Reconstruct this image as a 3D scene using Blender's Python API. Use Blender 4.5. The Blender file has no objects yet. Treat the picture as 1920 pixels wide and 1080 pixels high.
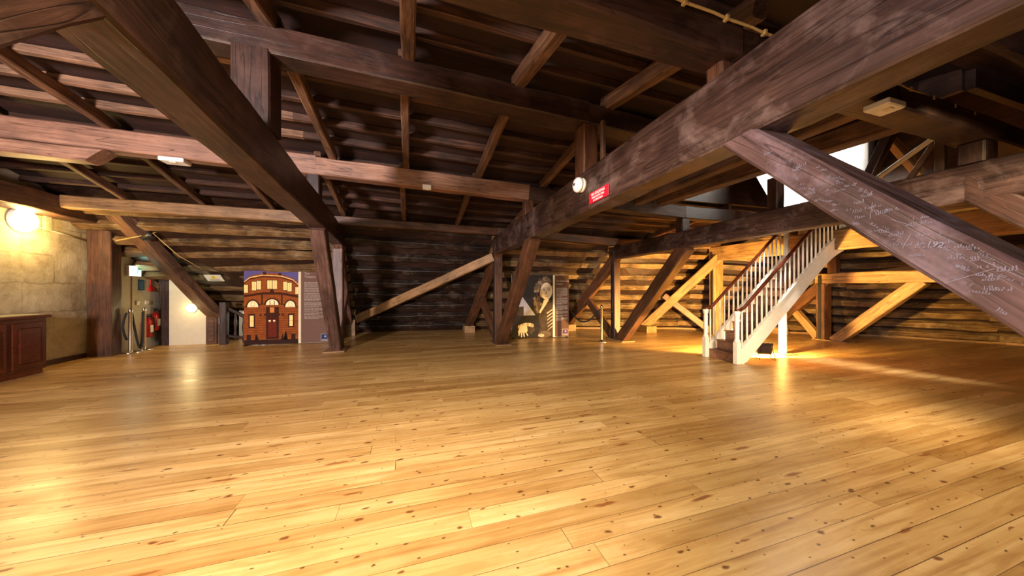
import bpy, math, random
from mathutils import Vector, Matrix, noise

random.seed(7)
S = bpy.context.scene
COL = S.collection
WM = {}
I4 = Matrix.Identity(4)

# ------------------------------------------------------------------ materials
def new_mat(name):
    m = bpy.data.materials.new(name); m.use_nodes = True
    nt = m.node_tree; nt.nodes.clear()
    out = nt.nodes.new('ShaderNodeOutputMaterial')
    b = nt.nodes.new('ShaderNodeBsdfPrincipled')
    nt.links.new(b.outputs[0], out.inputs[0])
    return m, nt, b

def N(nt, typ, **kw):
    n = nt.nodes.new(typ)
    for k, v in kw.items(): setattr(n, k, v)
    return n

def math_node(nt, op, a, b=None, c=None):
    n = nt.nodes.new('ShaderNodeMath'); n.operation = op
    for i, x in enumerate((a, b, c)):
        if x is None: continue
        if isinstance(x, (int, float)): n.inputs[i].default_value = x
        else: nt.links.new(x, n.inputs[i])
    return n.outputs[0]

def ramp(nt, fac, stops):
    r = nt.nodes.new('ShaderNodeValToRGB'); e = r.color_ramp.elements
    while len(e) < len(stops): e.new(.5)
    for el, (p, c) in zip(e, stops):
        el.position = p; el.color = (*c, 1) if len(c) == 3 else c
    nt.links.new(fac, r.inputs[0]); return r.outputs[0]

def mix(nt, fac, a, b, typ='MIX'):
    n = nt.nodes.new('ShaderNodeMixRGB'); n.blend_type = typ
    for i, x in enumerate((fac, a, b)):
        if isinstance(x, (int, float)): n.inputs[i].default_value = x
        elif isinstance(x, tuple): n.inputs[i].default_value = (*x, 1)
        else: nt.links.new(x, n.inputs[i])
    return n.outputs[0]

def noise_tex(nt, vec, scale, detail=4, rough=.55, dist=0):
    n = nt.nodes.new('ShaderNodeTexNoise')
    n.inputs['Scale'].default_value = scale; n.inputs['Detail'].default_value = detail
    n.inputs['Roughness'].default_value = rough; n.inputs['Distortion'].default_value = dist
    if vec is not None: nt.links.new(vec, n.inputs['Vector'])
    return n.outputs['Fac']

def bump(nt, b, h, strength, dist=.01):
    n = nt.nodes.new('ShaderNodeBump'); n.inputs['Strength'].default_value = strength
    n.inputs['Distance'].default_value = dist
    nt.links.new(h, n.inputs['Height']); nt.links.new(n.outputs[0], b.inputs['Normal'])

def plain(name, col, rough=.5, metal=0, spec=.5, emit=None, estr=0, var=.12):
    m, nt, b = new_mat(name)
    tc = N(nt, 'ShaderNodeTexCoord')
    f = noise_tex(nt, tc.outputs['Object'], 9, 3)
    c = mix(nt, f, tuple(x * (1 - var) for x in col), tuple(min(1, x * (1 + var)) for x in col))
    nt.links.new(c, b.inputs['Base Color'])
    b.inputs['Roughness'].default_value = rough; b.inputs['Metallic'].default_value = metal
    b.inputs['Specular IOR Level'].default_value = spec
    if emit:
        b.inputs['Emission Color'].default_value = (*emit, 1); b.inputs['Emission Strength'].default_value = estr
    return m

def wood(name, dark, mid, light, rough=.5, gscale=1.0, stain=.55, scuff=None, bmp=.35):
    """timber with its grain along the object's own X axis"""
    m, nt, b = new_mat(name)
    tc = N(nt, 'ShaderNodeTexCoord'); oi = N(nt, 'ShaderNodeObjectInfo')
    off = N(nt, 'ShaderNodeVectorMath', operation='ADD')
    cmb = N(nt, 'ShaderNodeCombineXYZ')
    for i, k in enumerate((37., 11., 23.)):
        nt.links.new(math_node(nt, 'MULTIPLY', oi.outputs['Random'], k), cmb.inputs[i])
    nt.links.new(tc.outputs['Object'], off.inputs[0]); nt.links.new(cmb.outputs[0], off.inputs[1])
    mp = N(nt, 'ShaderNodeMapping'); mp.inputs['Scale'].default_value = (.9 * gscale, 13 * gscale, 13 * gscale)
    nt.links.new(off.outputs[0], mp.inputs[0])
    g = noise_tex(nt, mp.outputs[0], 2.0, 7, .62, .8)
    c = ramp(nt, g, [(.25, dark), (.5, mid), (.78, light)])
    st = noise_tex(nt, off.outputs[0], 1.7, 4, .6, .5)
    c = mix(nt, 1.0, c, ramp(nt, st, [(.3, (1 - stain,) * 3), (.62, (1.1, 1.08, 1.06))]), 'MULTIPLY')
    if scuff:
        sc = noise_tex(nt, off.outputs[0], 2.6, 6, .7, .4)
        sc = math_node(nt, 'MULTIPLY', ramp(nt, sc, [(.5, (0, 0, 0)), (.75, (1, 1, 1))]), .6)
        c = mix(nt, sc, c, scuff)
    mp2 = N(nt, 'ShaderNodeMapping'); mp2.inputs['Scale'].default_value = (.35, 6, 6)
    nt.links.new(off.outputs[0], mp2.inputs[0])
    ck = noise_tex(nt, mp2.outputs[0], 1.6, 2, .4, .3)
    crack = ramp(nt, math_node(nt, 'ABSOLUTE', math_node(nt, 'SUBTRACT', ck, .5)), [(.0, (.25, .2, .18)), (.012, (1, 1, 1))])
    c = mix(nt, .8, c, crack, 'MULTIPLY')
    tint = ramp(nt, oi.outputs['Random'], [(0, (.8, .78, .78)), (1, (1.12, 1.1, 1.06))])
    c = mix(nt, 1.0, c, tint, 'MULTIPLY')
    nt.links.new(c, b.inputs['Base Color'])
    b.inputs['Roughness'].default_value = rough
    bump(nt, b, math_node(nt, 'ADD', g, math_node(nt, 'MULTIPLY', crack, .6)), bmp, .008)
    return m

OAK = wood('dark_stained_oak', (.009, .004, .0025), (.032, .0125, .007), (.066, .028, .017), .45, scuff=(.10, .055, .038))
OAKL = wood('weathered_oak', (.014, .007, .005), (.046, .023, .017), (.095, .054, .041), .40, scuff=(.24, .165, .145), bmp=.5)
OAKW = wood('warm_brown_oak', (.035, .013, .006), (.10, .040, .017), (.19, .085, .04), .5)
RUBBED_LIT = wood('rubbed_pink_lit_oak', (.05, .025, .018), (.15, .08, .06), (.27, .16, .13), .5, scuff=(.06, .03, .025))  # rubbed oak, with the pinkish light on the left posts painted in
PINK = wood('pink_lit_pine_purlin', (.13, .062, .04), (.27, .145, .098), (.40, .235, .16), .5, stain=.4)  # pine, with pinkish light from the left partly put into its colour
RAFT = wood('rough_sawn_rafter', (.035, .016, .008), (.13, .062, .03), (.27, .15, .08), .65, stain=.65)
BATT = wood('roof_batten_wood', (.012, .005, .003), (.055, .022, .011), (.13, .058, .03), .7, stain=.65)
BATTL = wood('lit_roof_batten_wood', (.06, .03, .018), (.20, .11, .065), (.36, .23, .14), .7, stain=.5)  # lighter copy of the batten wood, the left bay's light in its colour
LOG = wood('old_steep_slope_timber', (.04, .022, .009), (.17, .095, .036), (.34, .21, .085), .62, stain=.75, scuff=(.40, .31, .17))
LOGD = wood('shaded_steep_slope_timber', (.006, .004, .003), (.022, .012, .008), (.055, .033, .021), .5, stain=.8, scuff=(.16, .12, .09))  # dark copy of the slope timber, the centre bay's shade in its colour
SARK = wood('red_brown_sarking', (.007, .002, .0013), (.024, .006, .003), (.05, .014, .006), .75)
YELLOWOAK = wood('pale_oak', (.12, .06, .022), (.30, .17, .07), (.45, .28, .13), .55, stain=.4)
BRACE = wood('chalk_rubbed_oak', (.03, .016, .014), (.085, .048, .045), (.16, .098, .09), .38, scuff=(.25, .19, .225), bmp=.25)
MAHOG = wood('polished_mahogany', (.05, .009, .003), (.12, .022, .007), (.2, .045, .014), .28, stain=.3, bmp=.08)
TREAD = wood('stair_tread_wood', (.09, .04, .02), (.24, .11, .06), (.36, .19, .11), .35)
WHITE = plain('white_gloss_paint', (.80, .73, .60), .3)
WHITEB = plain('white_boarding_paint', (.9, .9, .86), .6)
PLASTIC = plain('white_plastic', (.82, .8, .76), .35)
CREAMP = plain('aged_cream_plastic', (.75, .68, .5), .4)
REDP = plain('red_sign_plastic', (.62, .012, .03), .3)
REDX = plain('red_enamel', (.55, .02, .015), .25)
BLACKP = plain('black_plastic', (.012, .012, .013), .45)
IRON = plain('black_iron', (.03, .027, .026), .5, .6)
CHROME = plain('chrome', (.75, .74, .72), .16, 1)
LETTER = plain('white_lettering', (.9, .88, .86), .5, var=.02)
CHALK = plain('chalk', (.19, .17, .21), .9, var=.3)
ROPE = plain('black_rope', (.015, .013, .012), .8)
BRASS = plain('yellow_cable_sheath', (.55, .36, .12), .4)
GLOW = plain('lit_opal_glass', (.9, .85, .7), .3, emit=(1, .74, .30), estr=26)
GLOW2 = plain('lit_small_opal_glass', (.9, .85, .7), .3, emit=(1, .80, .36), estr=30)
EXITG = plain('lit_exit_face', (.7, .95, .85), .4, emit=(.55, 1, .78), estr=14)
EXITD = plain('exit_pictogram_green', (.05, .5, .3), .4, emit=(.2, .9, .55), estr=2.5)
HEAD = plain('lit_flood_glass', (.9, .8, .5), .2, emit=(1, .68, .25), estr=25)
GREYP = plain('grey_painted_door', (.52, .46, .34), .6)
BLUEN = plain('blue_notice_print', (.03, .1, .2), .5)
YELS = plain('warning_yellow', (.8, .62, .05), .5)
PALEW = plain('pale_notice', (.72, .74, .62), .5)
BAIZE = plain('cream_display_top', (.55, .5, .3), .35)

def plaster():
    m, nt, b = new_mat('old_rough_plaster')
    tc = N(nt, 'ShaderNodeTexCoord')
    n1 = noise_tex(nt, tc.outputs['Object'], 2.2, 8, .62, .3)
    c = ramp(nt, n1, [(.3, (.30, .24, .15)), (.5, (.50, .43, .30)), (.7, (.64, .58, .44))])
    br = N(nt, 'ShaderNodeTexBrick'); br.offset = .5
    mp = N(nt, 'ShaderNodeMapping'); mp.inputs['Rotation'].default_value = (math.radians(90), 0, math.radians(90))
    sw = N(nt, 'ShaderNodeSeparateXYZ'); cb = N(nt, 'ShaderNodeCombineXYZ')
    nt.links.new(tc.outputs['Object'], sw.inputs[0])
    wob = noise_tex(nt, tc.outputs['Object'], 3, 3)
    nt.links.new(math_node(nt, 'ADD', sw.outputs[1], math_node(nt, 'MULTIPLY', wob, .12)), cb.inputs[0])
    nt.links.new(math_node(nt, 'ADD', sw.outputs[2], math_node(nt, 'MULTIPLY', wob, .12)), cb.inputs[1])
    nt.links.new(cb.outputs[0], br.inputs['Vector'])
    br.inputs['Color1'].default_value = (1, 1, 1, 1); br.inputs['Color2'].default_value = (.9, .9, .88, 1)
    br.inputs['Mortar'].default_value = (.55, .5, .42, 1)
    br.inputs['Scale'].default_value = 1; br.inputs['Brick Width'].default_value = 1.1
    br.inputs['Row Height'].default_value = .55; br.inputs['Mortar Size'].default_value = .012
    fade = ramp(nt, noise_tex(nt, tc.outputs['Object'], 1.3, 3), [(.42, (0, 0, 0)), (.6, (1, 1, 1))])
    c2 = mix(nt, math_node(nt, 'MULTIPLY', fade, .8), c, mix(nt, 1, c, br.outputs[0], 'MULTIPLY'))
    nt.links.new(c2, b.inputs['Base Color']); b.inputs['Roughness'].default_value = .85
    n3 = noise_tex(nt, tc.outputs['Object'], 6, 9, .7, .2)
    mor = math_node(nt, 'MULTIPLY', math_node(nt, 'MULTIPLY', br.outputs['Fac'], fade), -.35)
    bump(nt, b, math_node(nt, 'ADD', n3, mor), .55, .035)
    return m
PLAST = plaster()

def floor_mat():
    m, nt, b = new_mat('varnished_pine_boards')
    W = .165
    tc = N(nt, 'ShaderNodeTexCoord'); sp = N(nt, 'ShaderNodeSeparateXYZ')
    nt.links.new(tc.outputs['Object'], sp.inputs[0])
    x, y = sp.outputs[0], sp.outputs[1]
    yn = math_node(nt, 'DIVIDE', y, W)
    row = math_node(nt, 'FLOOR', yn)
    fy = math_node(nt, 'FRACT', yn)
    wn = N(nt, 'ShaderNodeTexWhiteNoise', noise_dimensions='1D'); nt.links.new(row, wn.inputs['W'])
    xs = math_node(nt, 'ADD', math_node(nt, 'DIVIDE', x, 3.4), math_node(nt, 'MULTIPLY', wn.outputs['Value'], 17.0))
    seg = math_node(nt, 'FLOOR', xs); fx = math_node(nt, 'FRACT', xs)
    pid = math_node(nt, 'ADD', math_node(nt, 'MULTIPLY', row, 7.31), math_node(nt, 'MULTIPLY', seg, 3.77))
    wp = N(nt, 'ShaderNodeTexWhiteNoise', noise_dimensions='1D'); nt.links.new(pid, wp.inputs['W'])
    pr = wp.outputs['Value']
    # grain
    cb = N(nt, 'ShaderNodeCombineXYZ')
    nt.links.new(x, cb.inputs[0]); nt.links.new(y, cb.inputs[1])
    nt.links.new(math_node(nt, 'MULTIPLY', pr, 50), cb.inputs[2])
    mp = N(nt, 'ShaderNodeMapping'); mp.inputs['Scale'].default_value = (.55, 9, 1)
    nt.links.new(cb.outputs[0], mp.inputs[0])
    g = noise_tex(nt, mp.outputs[0], 1.7, 4, .55, 1.1)
    rings = math_node(nt, 'PINGPONG', math_node(nt, 'MULTIPLY', g, 9), .5)
    base = ramp(nt, g, [(.3, (.42, .225, .068)), (.5, (.585, .35, .122)), (.7, (.68, .445, .185))])
    base = mix(nt, math_node(nt, 'MULTIPLY', ramp(nt, rings, [(.0, (1, 1, 1)), (.22, (0, 0, 0))]), .20), base, (.44, .19, .045))
    tint = ramp(nt, pr, [(0, (.70, .62, .50)), (.5, (.97, .96, .94)), (1, (1.14, 1.18, 1.26))])
    c = mix(nt, 1, base, tint, 'MULTIPLY')
    # knots: stretched voronoi, only some cells
    def knots(scx, scy, r0, r1, thr, col, c, z):
        mpk = N(nt, 'ShaderNodeMapping'); mpk.inputs['Scale'].default_value = (scx, scy, 1); mpk.inputs['Location'].default_value = (z, z * 2, 0)
        wob = noise_tex(nt, cb.outputs[0], 14, 2)
        av = N(nt, 'ShaderNodeVectorMath', operation='ADD')
        cw = N(nt, 'ShaderNodeCombineXYZ')
        nt.links.new(math_node(nt, 'MULTIPLY', wob, .05), cw.inputs[0]); nt.links.new(math_node(nt, 'MULTIPLY', wob, .03), cw.inputs[1])
        fl = N(nt, 'ShaderNodeCombineXYZ'); nt.links.new(x, fl.inputs[0]); nt.links.new(y, fl.inputs[1])
        nt.links.new(fl.outputs[0], av.inputs[0]); nt.links.new(cw.outputs[0], av.inputs[1])
        nt.links.new(av.outputs[0], mpk.inputs[0])
        v = N(nt, 'ShaderNodeTexVoronoi', voronoi_dimensions='2D'); v.inputs['Scale'].default_value = 1
        nt.links.new(mpk.outputs[0], v.inputs['Vector'])
        sc = N(nt, 'ShaderNodeSeparateColor'); nt.links.new(v.outputs['Color'], sc.inputs[0])
        on = math_node(nt, 'LESS_THAN', sc.outputs[0], thr)
        rad = math_node(nt, 'ADD', r0, math_node(nt, 'MULTIPLY', sc.outputs[1], r1))
        k = math_node(nt, 'SUBTRACT', 1, math_node(nt, 'DIVIDE', v.outputs['Distance'], rad))
        k = math_node(nt, 'MULTIPLY', math_node(nt, 'MULTIPLY', math_node(nt, 'MAXIMUM', k, 0), on), 1.9)
        k = math_node(nt, 'MINIMUM', k, 1)
        return mix(nt, math_node(nt, 'MULTIPLY', k, .88), c, col)
    c = knots(2.6, 5.4, .035, .075, .62, (.13, .035, .008), c, 3.3)
    c = knots(5.2, 9.4, .035, .055, .48, (.085, .03, .012), c, 8.1)
    c = knots(1.2, 7.0, .03, .13, .28, (.25, .08, .018), c, 5.7)
    # dirt, wear
    dn = noise_tex(nt, cb.outputs[0], .8, 6, .65, .6)
    c = mix(nt, 1, c, ramp(nt, dn, [(.32, (.78, .74, .68)), (.55, (1, 1, 1))]), 'MULTIPLY')
    # seams
    ey = math_node(nt, 'MULTIPLY', math_node(nt, 'MINIMUM', fy, math_node(nt, 'SUBTRACT', 1, fy)), W)
    ex = math_node(nt, 'MULTIPLY', math_node(nt, 'MINIMUM', fx, math_node(nt, 'SUBTRACT', 1, fx)), 3.4)
    e = math_node(nt, 'MINIMUM', ey, ex)
    seamw = math_node(nt, 'ADD', .0009, math_node(nt, 'MULTIPLY', math_node(nt, 'POWER', wn.outputs['Value'], 3), .0022))
    gap = math_node(nt, 'LESS_THAN', e, seamw)
    c = mix(nt, math_node(nt, 'MULTIPLY', gap, .93), c, (.06, .02, .006))
    nt.links.new(c, b.inputs['Base Color'])
    rn = noise_tex(nt, cb.outputs[0], 3.0, 5, .6)
    nt.links.new(math_node(nt, 'ADD', .20, math_node(nt, 'MULTIPLY', rn, .22)), b.inputs['Roughness'])
    b.inputs['Specular IOR Level'].default_value = .55
    mb = N(nt, 'ShaderNodeMapping'); mb.inputs['Scale'].default_value = (.5, 3.5, 1)
    nt.links.new(cb.outputs[0], mb.inputs[0])
    h = math_node(nt, 'ADD', math_node(nt, 'MULTIPLY', noise_tex(nt, mb.outputs[0], 1.4, 2), 1.1), math_node(nt, 'MULTIPLY', g, .05))
    h = math_node(nt, 'SUBTRACT', h, math_node(nt, 'MULTIPLY', gap, .12))
    crown = math_node(nt, 'MULTIPLY', math_node(nt, 'MULTIPLY', fy, math_node(nt, 'SUBTRACT', 1, fy)), .25)
    bump(nt, b, math_node(nt, 'ADD', h, crown), .22, .02)
    return m
FLOOR = floor_mat()

# ------------------------------------------------------------------ mesh helpers
class MB:
    def __init__(s): s.v = []; s.f = []; s.mi = []; s.sm = []
    def add(s, vs, fs, mi=0, smooth=False):
        o = len(s.v); s.v += [tuple(v) for v in vs]
        for f in fs: s.f.append([i + o for i in f]); s.mi.append(mi); s.sm.append(smooth)
    def box(s, c, d, R=None, mi=0, ch=0.0):
        hx, hy, hz = d[0] / 2, d[1] / 2, d[2] / 2
        R = R or Matrix.Identity(3); c = Vector(c)
        if ch <= 0:
            vs = [c + R @ Vector((x * hx, y * hy, z * hz)) for x in (-1, 1) for y in (-1, 1) for z in (-1, 1)]
            s.add(vs, [(0, 1, 3, 2), (4, 6, 7, 5), (0, 4, 5, 1), (2, 3, 7, 6), (0, 2, 6, 4), (1, 5, 7, 3)], mi); return
        ring = [(hx - ch, hy), (hx, hy - ch), (hx, -hy + ch), (hx - ch, -hy), (-hx + ch, -hy), (-hx, -hy + ch), (-hx, hy - ch), (-hx + ch, hy)]
        lv = []
        for z, k in ((-hz, ch), (-hz + ch, 0), (hz - ch, 0), (hz, ch)):
            for (x, y) in ring:
                sx = (abs(x) - k) * (1 if x > 0 else -1); sy = (abs(y) - k) * (1 if y > 0 else -1)
                lv.append(c + R @ Vector((sx, sy, z)))
        fs = [list(range(8)), list(range(31, 23, -1))]
        for r in range(3):
            for i in range(8):
                j = (i + 1) % 8
                fs.append((r * 8 + j, r * 8 + i, r * 8 + 8 + i, r * 8 + 8 + j))
        s.add(lv, fs, mi)
    def tube(s, pts, r, n=8, mi=0, cap=True):
        pts = [Vector(p) for p in pts]; rr = r if isinstance(r, (list, tuple)) else [r] * len(pts)
        vs = []; prev = None
        for i, p in enumerate(pts):
            t = (pts[min(i + 1, len(pts) - 1)] - pts[max(i - 1, 0)]).normalized()
            if prev is None:
                a = Vector((0, 0, 1)) if abs(t.z) < .9 else Vector((1, 0, 0))
                u = t.cross(a).normalized()
            else:
                u = (prev - t * prev.dot(t)).normalized()
            prev = u; w = t.cross(u)
            vs += [p + (u * math.cos(2 * math.pi * k / n) + w * math.sin(2 * math.pi * k / n)) * rr[i] for k in range(n)]
        fs = []
        for i in range(len(pts) - 1):
            for k in range(n):
                fs.append((i * n + k, i * n + (k + 1) % n, (i + 1) * n + (k + 1) % n, (i + 1) * n + k))
        s.add(vs, fs, mi, True)
        if cap:
            o = len(s.v) - len(vs); m = len(pts) - 1
            s.f.append([o + k for k in range(n - 1, -1, -1)]); s.f.append([o + m * n + k for k in range(n)])
            s.mi += [mi, mi]; s.sm += [False, False]
    def lathe(s, prof, c=(0, 0, 0), R=None, n=20, mi=0, smooth=True):
        R = R or Matrix.Identity(3); c = Vector(c); vs = []; m = len(prof)
        for r, z in prof:
            vs += [c + R @ Vector((r * math.cos(2 * math.pi * k / n), r * math.sin(2 * math.pi * k / n), z)) for k in range(n)]
        fs = [(i * n + k, i * n + (k + 1) % n, (i + 1) * n + (k + 1) % n, (i + 1) * n + k) for i in range(m - 1) for k in range(n)]
        s.add(vs, fs, mi, smooth)
    def prism(s, poly, ax, d0, d1, mi=0):
        """extrude a 2D polygon; ax='y' -> (x,z) polygon along y ; 'x' -> (y,z) along x ; 'z' -> (x,y) along z"""
        def P(a, b, d): return {'y': (a, d, b), 'x': (d, a, b), 'z': (a, b, d)}[ax]
        n = len(poly)
        vs = [P(a, b, d0) for a, b in poly] + [P(a, b, d1) for a, b in poly]
        fs = [list(range(n)), list(range(2 * n - 1, n - 1, -1))] + [(i, i + n, (i + 1) % n + n, (i + 1) % n) for i in range(n)]
        s.add(vs, fs, mi)
    def poly(s, pts, mi=0): s.add(pts, [list(range(len(pts)))], mi)
    def build(s, name, mats, parent=None, M=I4, recalc=True):
        me = bpy.data.meshes.new(name)
        me.from_pydata(s.v, [], s.f); me.update()
        mats = mats if isinstance(mats, (list, tuple)) else [mats]
        for m in mats: me.materials.append(m)
        for p, mi, sm in zip(me.polygons, s.mi, s.sm): p.material_index = mi; p.use_smooth = sm
        if recalc:
            import bmesh
            bm = bmesh.new(); bm.from_mesh(me); bmesh.ops.recalc_face_normals(bm, faces=bm.faces); bm.to_mesh(me); bm.free()
        o = bpy.data.objects.new(name, me); link(o, parent, M); return o

def link(o, parent=None, M=I4):
    COL.objects.link(o)
    WM[o.name] = M.copy()
    if parent is not None:
        o.parent = parent; o.matrix_basis = WM[parent.name].inverted() @ M
    else: o.matrix_basis = M
    return o

def T(x, y=None, z=None):
    return Matrix.Translation(Vector(x) if y is None else Vector((x, y, z)))

def tag(o, label, cat, group=None):
    o['label'] = label; o['category'] = cat
    if group: o['group'] = group
    return o

def thing(name, label, cat, loc, group=None):
    e = bpy.data.objects.new(name, None); e.empty_display_size = .1
    link(e, None, T(loc)); return tag(e, label, cat, group)

def struct(o): o['kind'] = 'structure'; return o

def basis(p0, p1, up=None):
    p0, p1 = Vector(p0), Vector(p1); x = (p1 - p0); L = x.length; x.normalize()
    upv = Vector(up) if up else (Vector((0, 0, 1)) if abs(x.z) < .97 else Vector((0, -1, 0)))
    y = upv.cross(x).normalized(); z = x.cross(y)
    M = Matrix((x, y, z)).transposed().to_4x4(); M.translation = p0
    return M, L

SEED = [0]
def beam(name, p0, p1, w, h, mat, parent=None, up=None, jit=.007, ch=.016, hend=None, cuts0=0, cuts1=0):
    """a hewn timber from p0 to p1 (axis), w across, h deep; its own X runs along the grain.
    cuts0/cuts1 shift the top (+) and bottom (-) of an end along the axis: a mitred end."""
    M, L = basis(p0, p1, up); SEED[0] += 17; sd = SEED[0]
    n = max(2, int(L / .3)); vs = []; fs = []
    for i in range(n + 1):
        t = i / n; hh = h if hend is None else h + (hend - h) * t
        hw, hz = w / 2, hh / 2
        c = ch
        ring = [(hw - c, hz), (hw, hz - c), (hw, -hz + c), (hw - c, -hz), (-hw + c, -hz), (-hw, -hz + c), (-hw, hz - c), (-hw + c, hz)]
        for k, (y, z) in enumerate(ring):
            q = (k // 2)
            j1 = noise.noise(Vector((t * L * 1.7, q * 9.1 + sd, 0))) * jit * 2
            j2 = noise.noise(Vector((t * L * 1.7, q * 9.1 + sd, 7))) * jit * 2
            x = t * L
            if i == 0: x += cuts0 * (z / hz)
            if i == n: x += cuts1 * (z / hz)
            vs.append((x, y + j1, z + j2))
    for i in range(n):
        for k in range(8):
            a, b = i * 8 + k, i * 8 + (k + 1) % 8
            fs.append((b, a, a + 8, b + 8))
    fs.append(list(range(8))); fs.append([n * 8 + k for k in range(7, -1, -1)])
    mb = MB(); mb.add(vs, fs)
    return mb.build(name, mat, parent, M)

def text(name, body, size, mat, parent, M, align='CENTER', ext=.0006, sx=1.0):
    cu = bpy.data.curves.new(name, 'FONT'); cu.body = body; cu.size = size; cu.align_x = align; cu.align_y = 'CENTER'
    cu.extrude = ext; cu.materials.append(mat); cu.offset = 0
    tmp = bpy.data.objects.new(name, cu)
    me = bpy.data.meshes.new_from_object(tmp); bpy.data.objects.remove(tmp)
    if not me.materials: me.materials.append(mat)
    for v in me.vertices: v.co.x *= sx
    o = bpy.data.objects.new(name, me); link(o, parent, M); return o

def axes(x, y, z, loc):
    M = Matrix((Vector(x), Vector(y), Vector(z))).transposed().to_4x4(); M.translation = Vector(loc); return M

# ------------------------------------------------------------------ floor
mb = MB(); mb.box((5, 3.5, -.1), (30, 21, .2)); struct(mb.build('floor', FLOOR))

# ------------------------------------------------------------------ trusses
def truss(label, x0, kx, zb, zt, w, ynt, ynf, yft, yff, eave, elbow, posts, mats, strutd=.3, near=True, rafter=True, postw=None, nsd=.2, fan=0, sole_h=.22, yn_end=-1.5):
    P = lambda Y, Z, off=0: Vector((x0 + kx * Y + off, Y, Z))
    r = thing('roof_truss', label, 'roof truss', P(yff, 0))
    zc = (zb + zt) / 2
    mt, ms, mp = mats[:3]; mq = mats[-1]; mn = mats[-1] if len(mats) == 4 else ms
    tie = beam('tie_beam', P(yn_end, zc), P(yff + .36, zc), w, zt - zb, mt, r, jit=.010)
    s = None
    if near:
        a, b = P(ynt, zb + .14), P(ynf, 0)
        s = beam('strut', a + Vector((0, .0, 0)), b, w * .96, nsd, BRACE if near == 2 else mn, r, cuts0=-.1)
        beam('post', P(ynf - .22, 0), P(ynf - .22, zb), w * .8, .22, mn, r, up=(1, 0, 0))
    beam('strut', P(yft, zb + .05), P(yff - .06, 0), w * .9, strutd, ms, r)
    pw = postw or w * .85
    beam('post', P(yff + .22, 0), P(yff + .22, zb), pw, .2, mp, r, up=(0, 1, 0))
    st = MB(); st.box(P(yff + .22, zb / 2 + .1, -pw / 2 - .012), (.02, .07, zb + .25))
    for q in (.25, .5, .8, 1.6, 2.2): st.lathe([(.0, -.02), (.022, -.02), (.022, 0), (0, 0)], P(yff + .22, q, -pw / 2 - .02), Matrix.Rotation(math.radians(90), 3, 'Y'), 8)
    st.build('iron_strap', IRON, r)
    if rafter:
        beam('principal_rafter', P(yff + .1, zb + .12), P(eave, .16, fan * (eave - yff)), w * .8, .27, mp, r)
        beam('strut', P(yff + .36, .05), P(elbow[0], elbow[1], fan * (elbow[0] - yff)), w * .7, .2, ms, r)
        beam('sole_block', P(eave - .4, sole_h / 2, fan * (eave - yff)), P(eave + .2, sole_h / 2, fan * (eave - yff)), w * 1.4, sole_h, YELLOWOAK, r)
    fb = MB(); fb.box(P(yff, .012), (w * 1.7, .78, .024), ch=.005); fb.build('foot_plate', YELLOWOAK, r)
    for (y, z1, pw2, pd) in posts:
        beam('queen_post', P(y, zt), P(y, z1), pd, pw2, mq, r, up=(1, 0, 0), jit=.005)
    return r, tie, s, P

T1, tie1, s1, P1 = truss('dark roof truss at the left whose tie beam runs overhead towards the colour building panel',
    -1.157, -.063, 2.56, 2.98, .27, 1.68, -.97, 6.45, 8.72, 11.5, (10.05, 1.42),
    [(3.62, 3.70, .30, .28), (6.15, 3.385, .2, .2), (1.65, 3.05, .2, .2)], (OAK, RUBBED_LIT, RUBBED_LIT, OAK), strutd=.32, sole_h=.5)
T2, tie2, s2, P2 = truss('dark roof truss whose tie beam carries the red sign and the white bell',
    2.0, .037, 2.43, 2.92, .25, 1.60, -.97, 5.6, 8.38, 11.1, (9.9, 1.32),
    [(1.66, 3.01, .2, .13), (3.6, 3.53, .2, .24), (5.95, 3.215, .18, .2)], (OAKL, OAKW, OAKW), strutd=.30, near=2, nsd=.17, fan=-.18)
T3, tie3, s3, P3 = truss('roof truss with long cracked tie beam crossing in front of the white staircase',
    5.12, .08, 2.34, 2.70, .25, 1.62, -.75, 5.3, 7.86, 10.4, (9.4, 1.3),
    [(1.6, 2.89, .26, .17), (5.43, 2.965, .2, .2), (3.5, 3.2, .16, .16)], (OAKL, OAKW, OAKW, OAK), strutd=.30, fan=-.23)
T4, tie4, s4, P4 = truss('lamp-lit yellow brown roof truss standing behind the white staircase',
    9.0, .04, 2.36, 2.80, .28, 1.6, -.6, 5.2, 7.55, 9.2, (8.75, 1.25),
    [(5.3, 3.0, .2, .2)], (YELLOWOAK, OAKW, YELLOWOAK), strutd=.28, postw=.36, fan=-1.0)
T5, tie5, s5, P5 = truss('low roof truss at the far right with pale post, rail and diagonal strut',
    11.1, .06, 1.63, 1.92, .24, 1.0, -.5, 4.2, 5.92, 7.6, (7.15, 1.1),
    [(5.9, 2.4, .2, .2)], (YELLOWOAK, YELLOWOAK, OAKW), strutd=.26, near=False, postw=.34, yn_end=.5)

# ------------------------------------------------------------------ purlins
def purlin(pts, w, h, mat, label, name='purlin'):
    """one long timber laid through the given bottom-centre points"""
    p0, p1 = [Vector(p) + Vector((0, 0, h / 2)) for p in pts]
    o = beam(name, p0, p1, w, h, mat, None, jit=.008)
    return tag(o, label, 'purlin')
purlin([(-3.6, 3.62, 3.77), (2.1, 3.6, 3.535)], .26, .27, OAK, 'dark ridge beam across the top of the ceiling, left of the red sign')
purlin([(2.1, 3.6, 3.535), (4.85, 3.6, 3.42)], .24, .26, OAK, 'dark ridge beam continuing right behind the tie beam with the bell')
purlin([(-1.55, 1.65, 3.06), (2.05, 1.64, 3.01)], .24, .2, OAK, 'dark overhead beam crossing above the camera at the top edge of the view')
purlin([(2.05, 1.64, 3.01), (9.1, 1.56, 2.77)], .24, .19, OAK, 'dark purlin with yellow cable along it, over the hanging white light')
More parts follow.
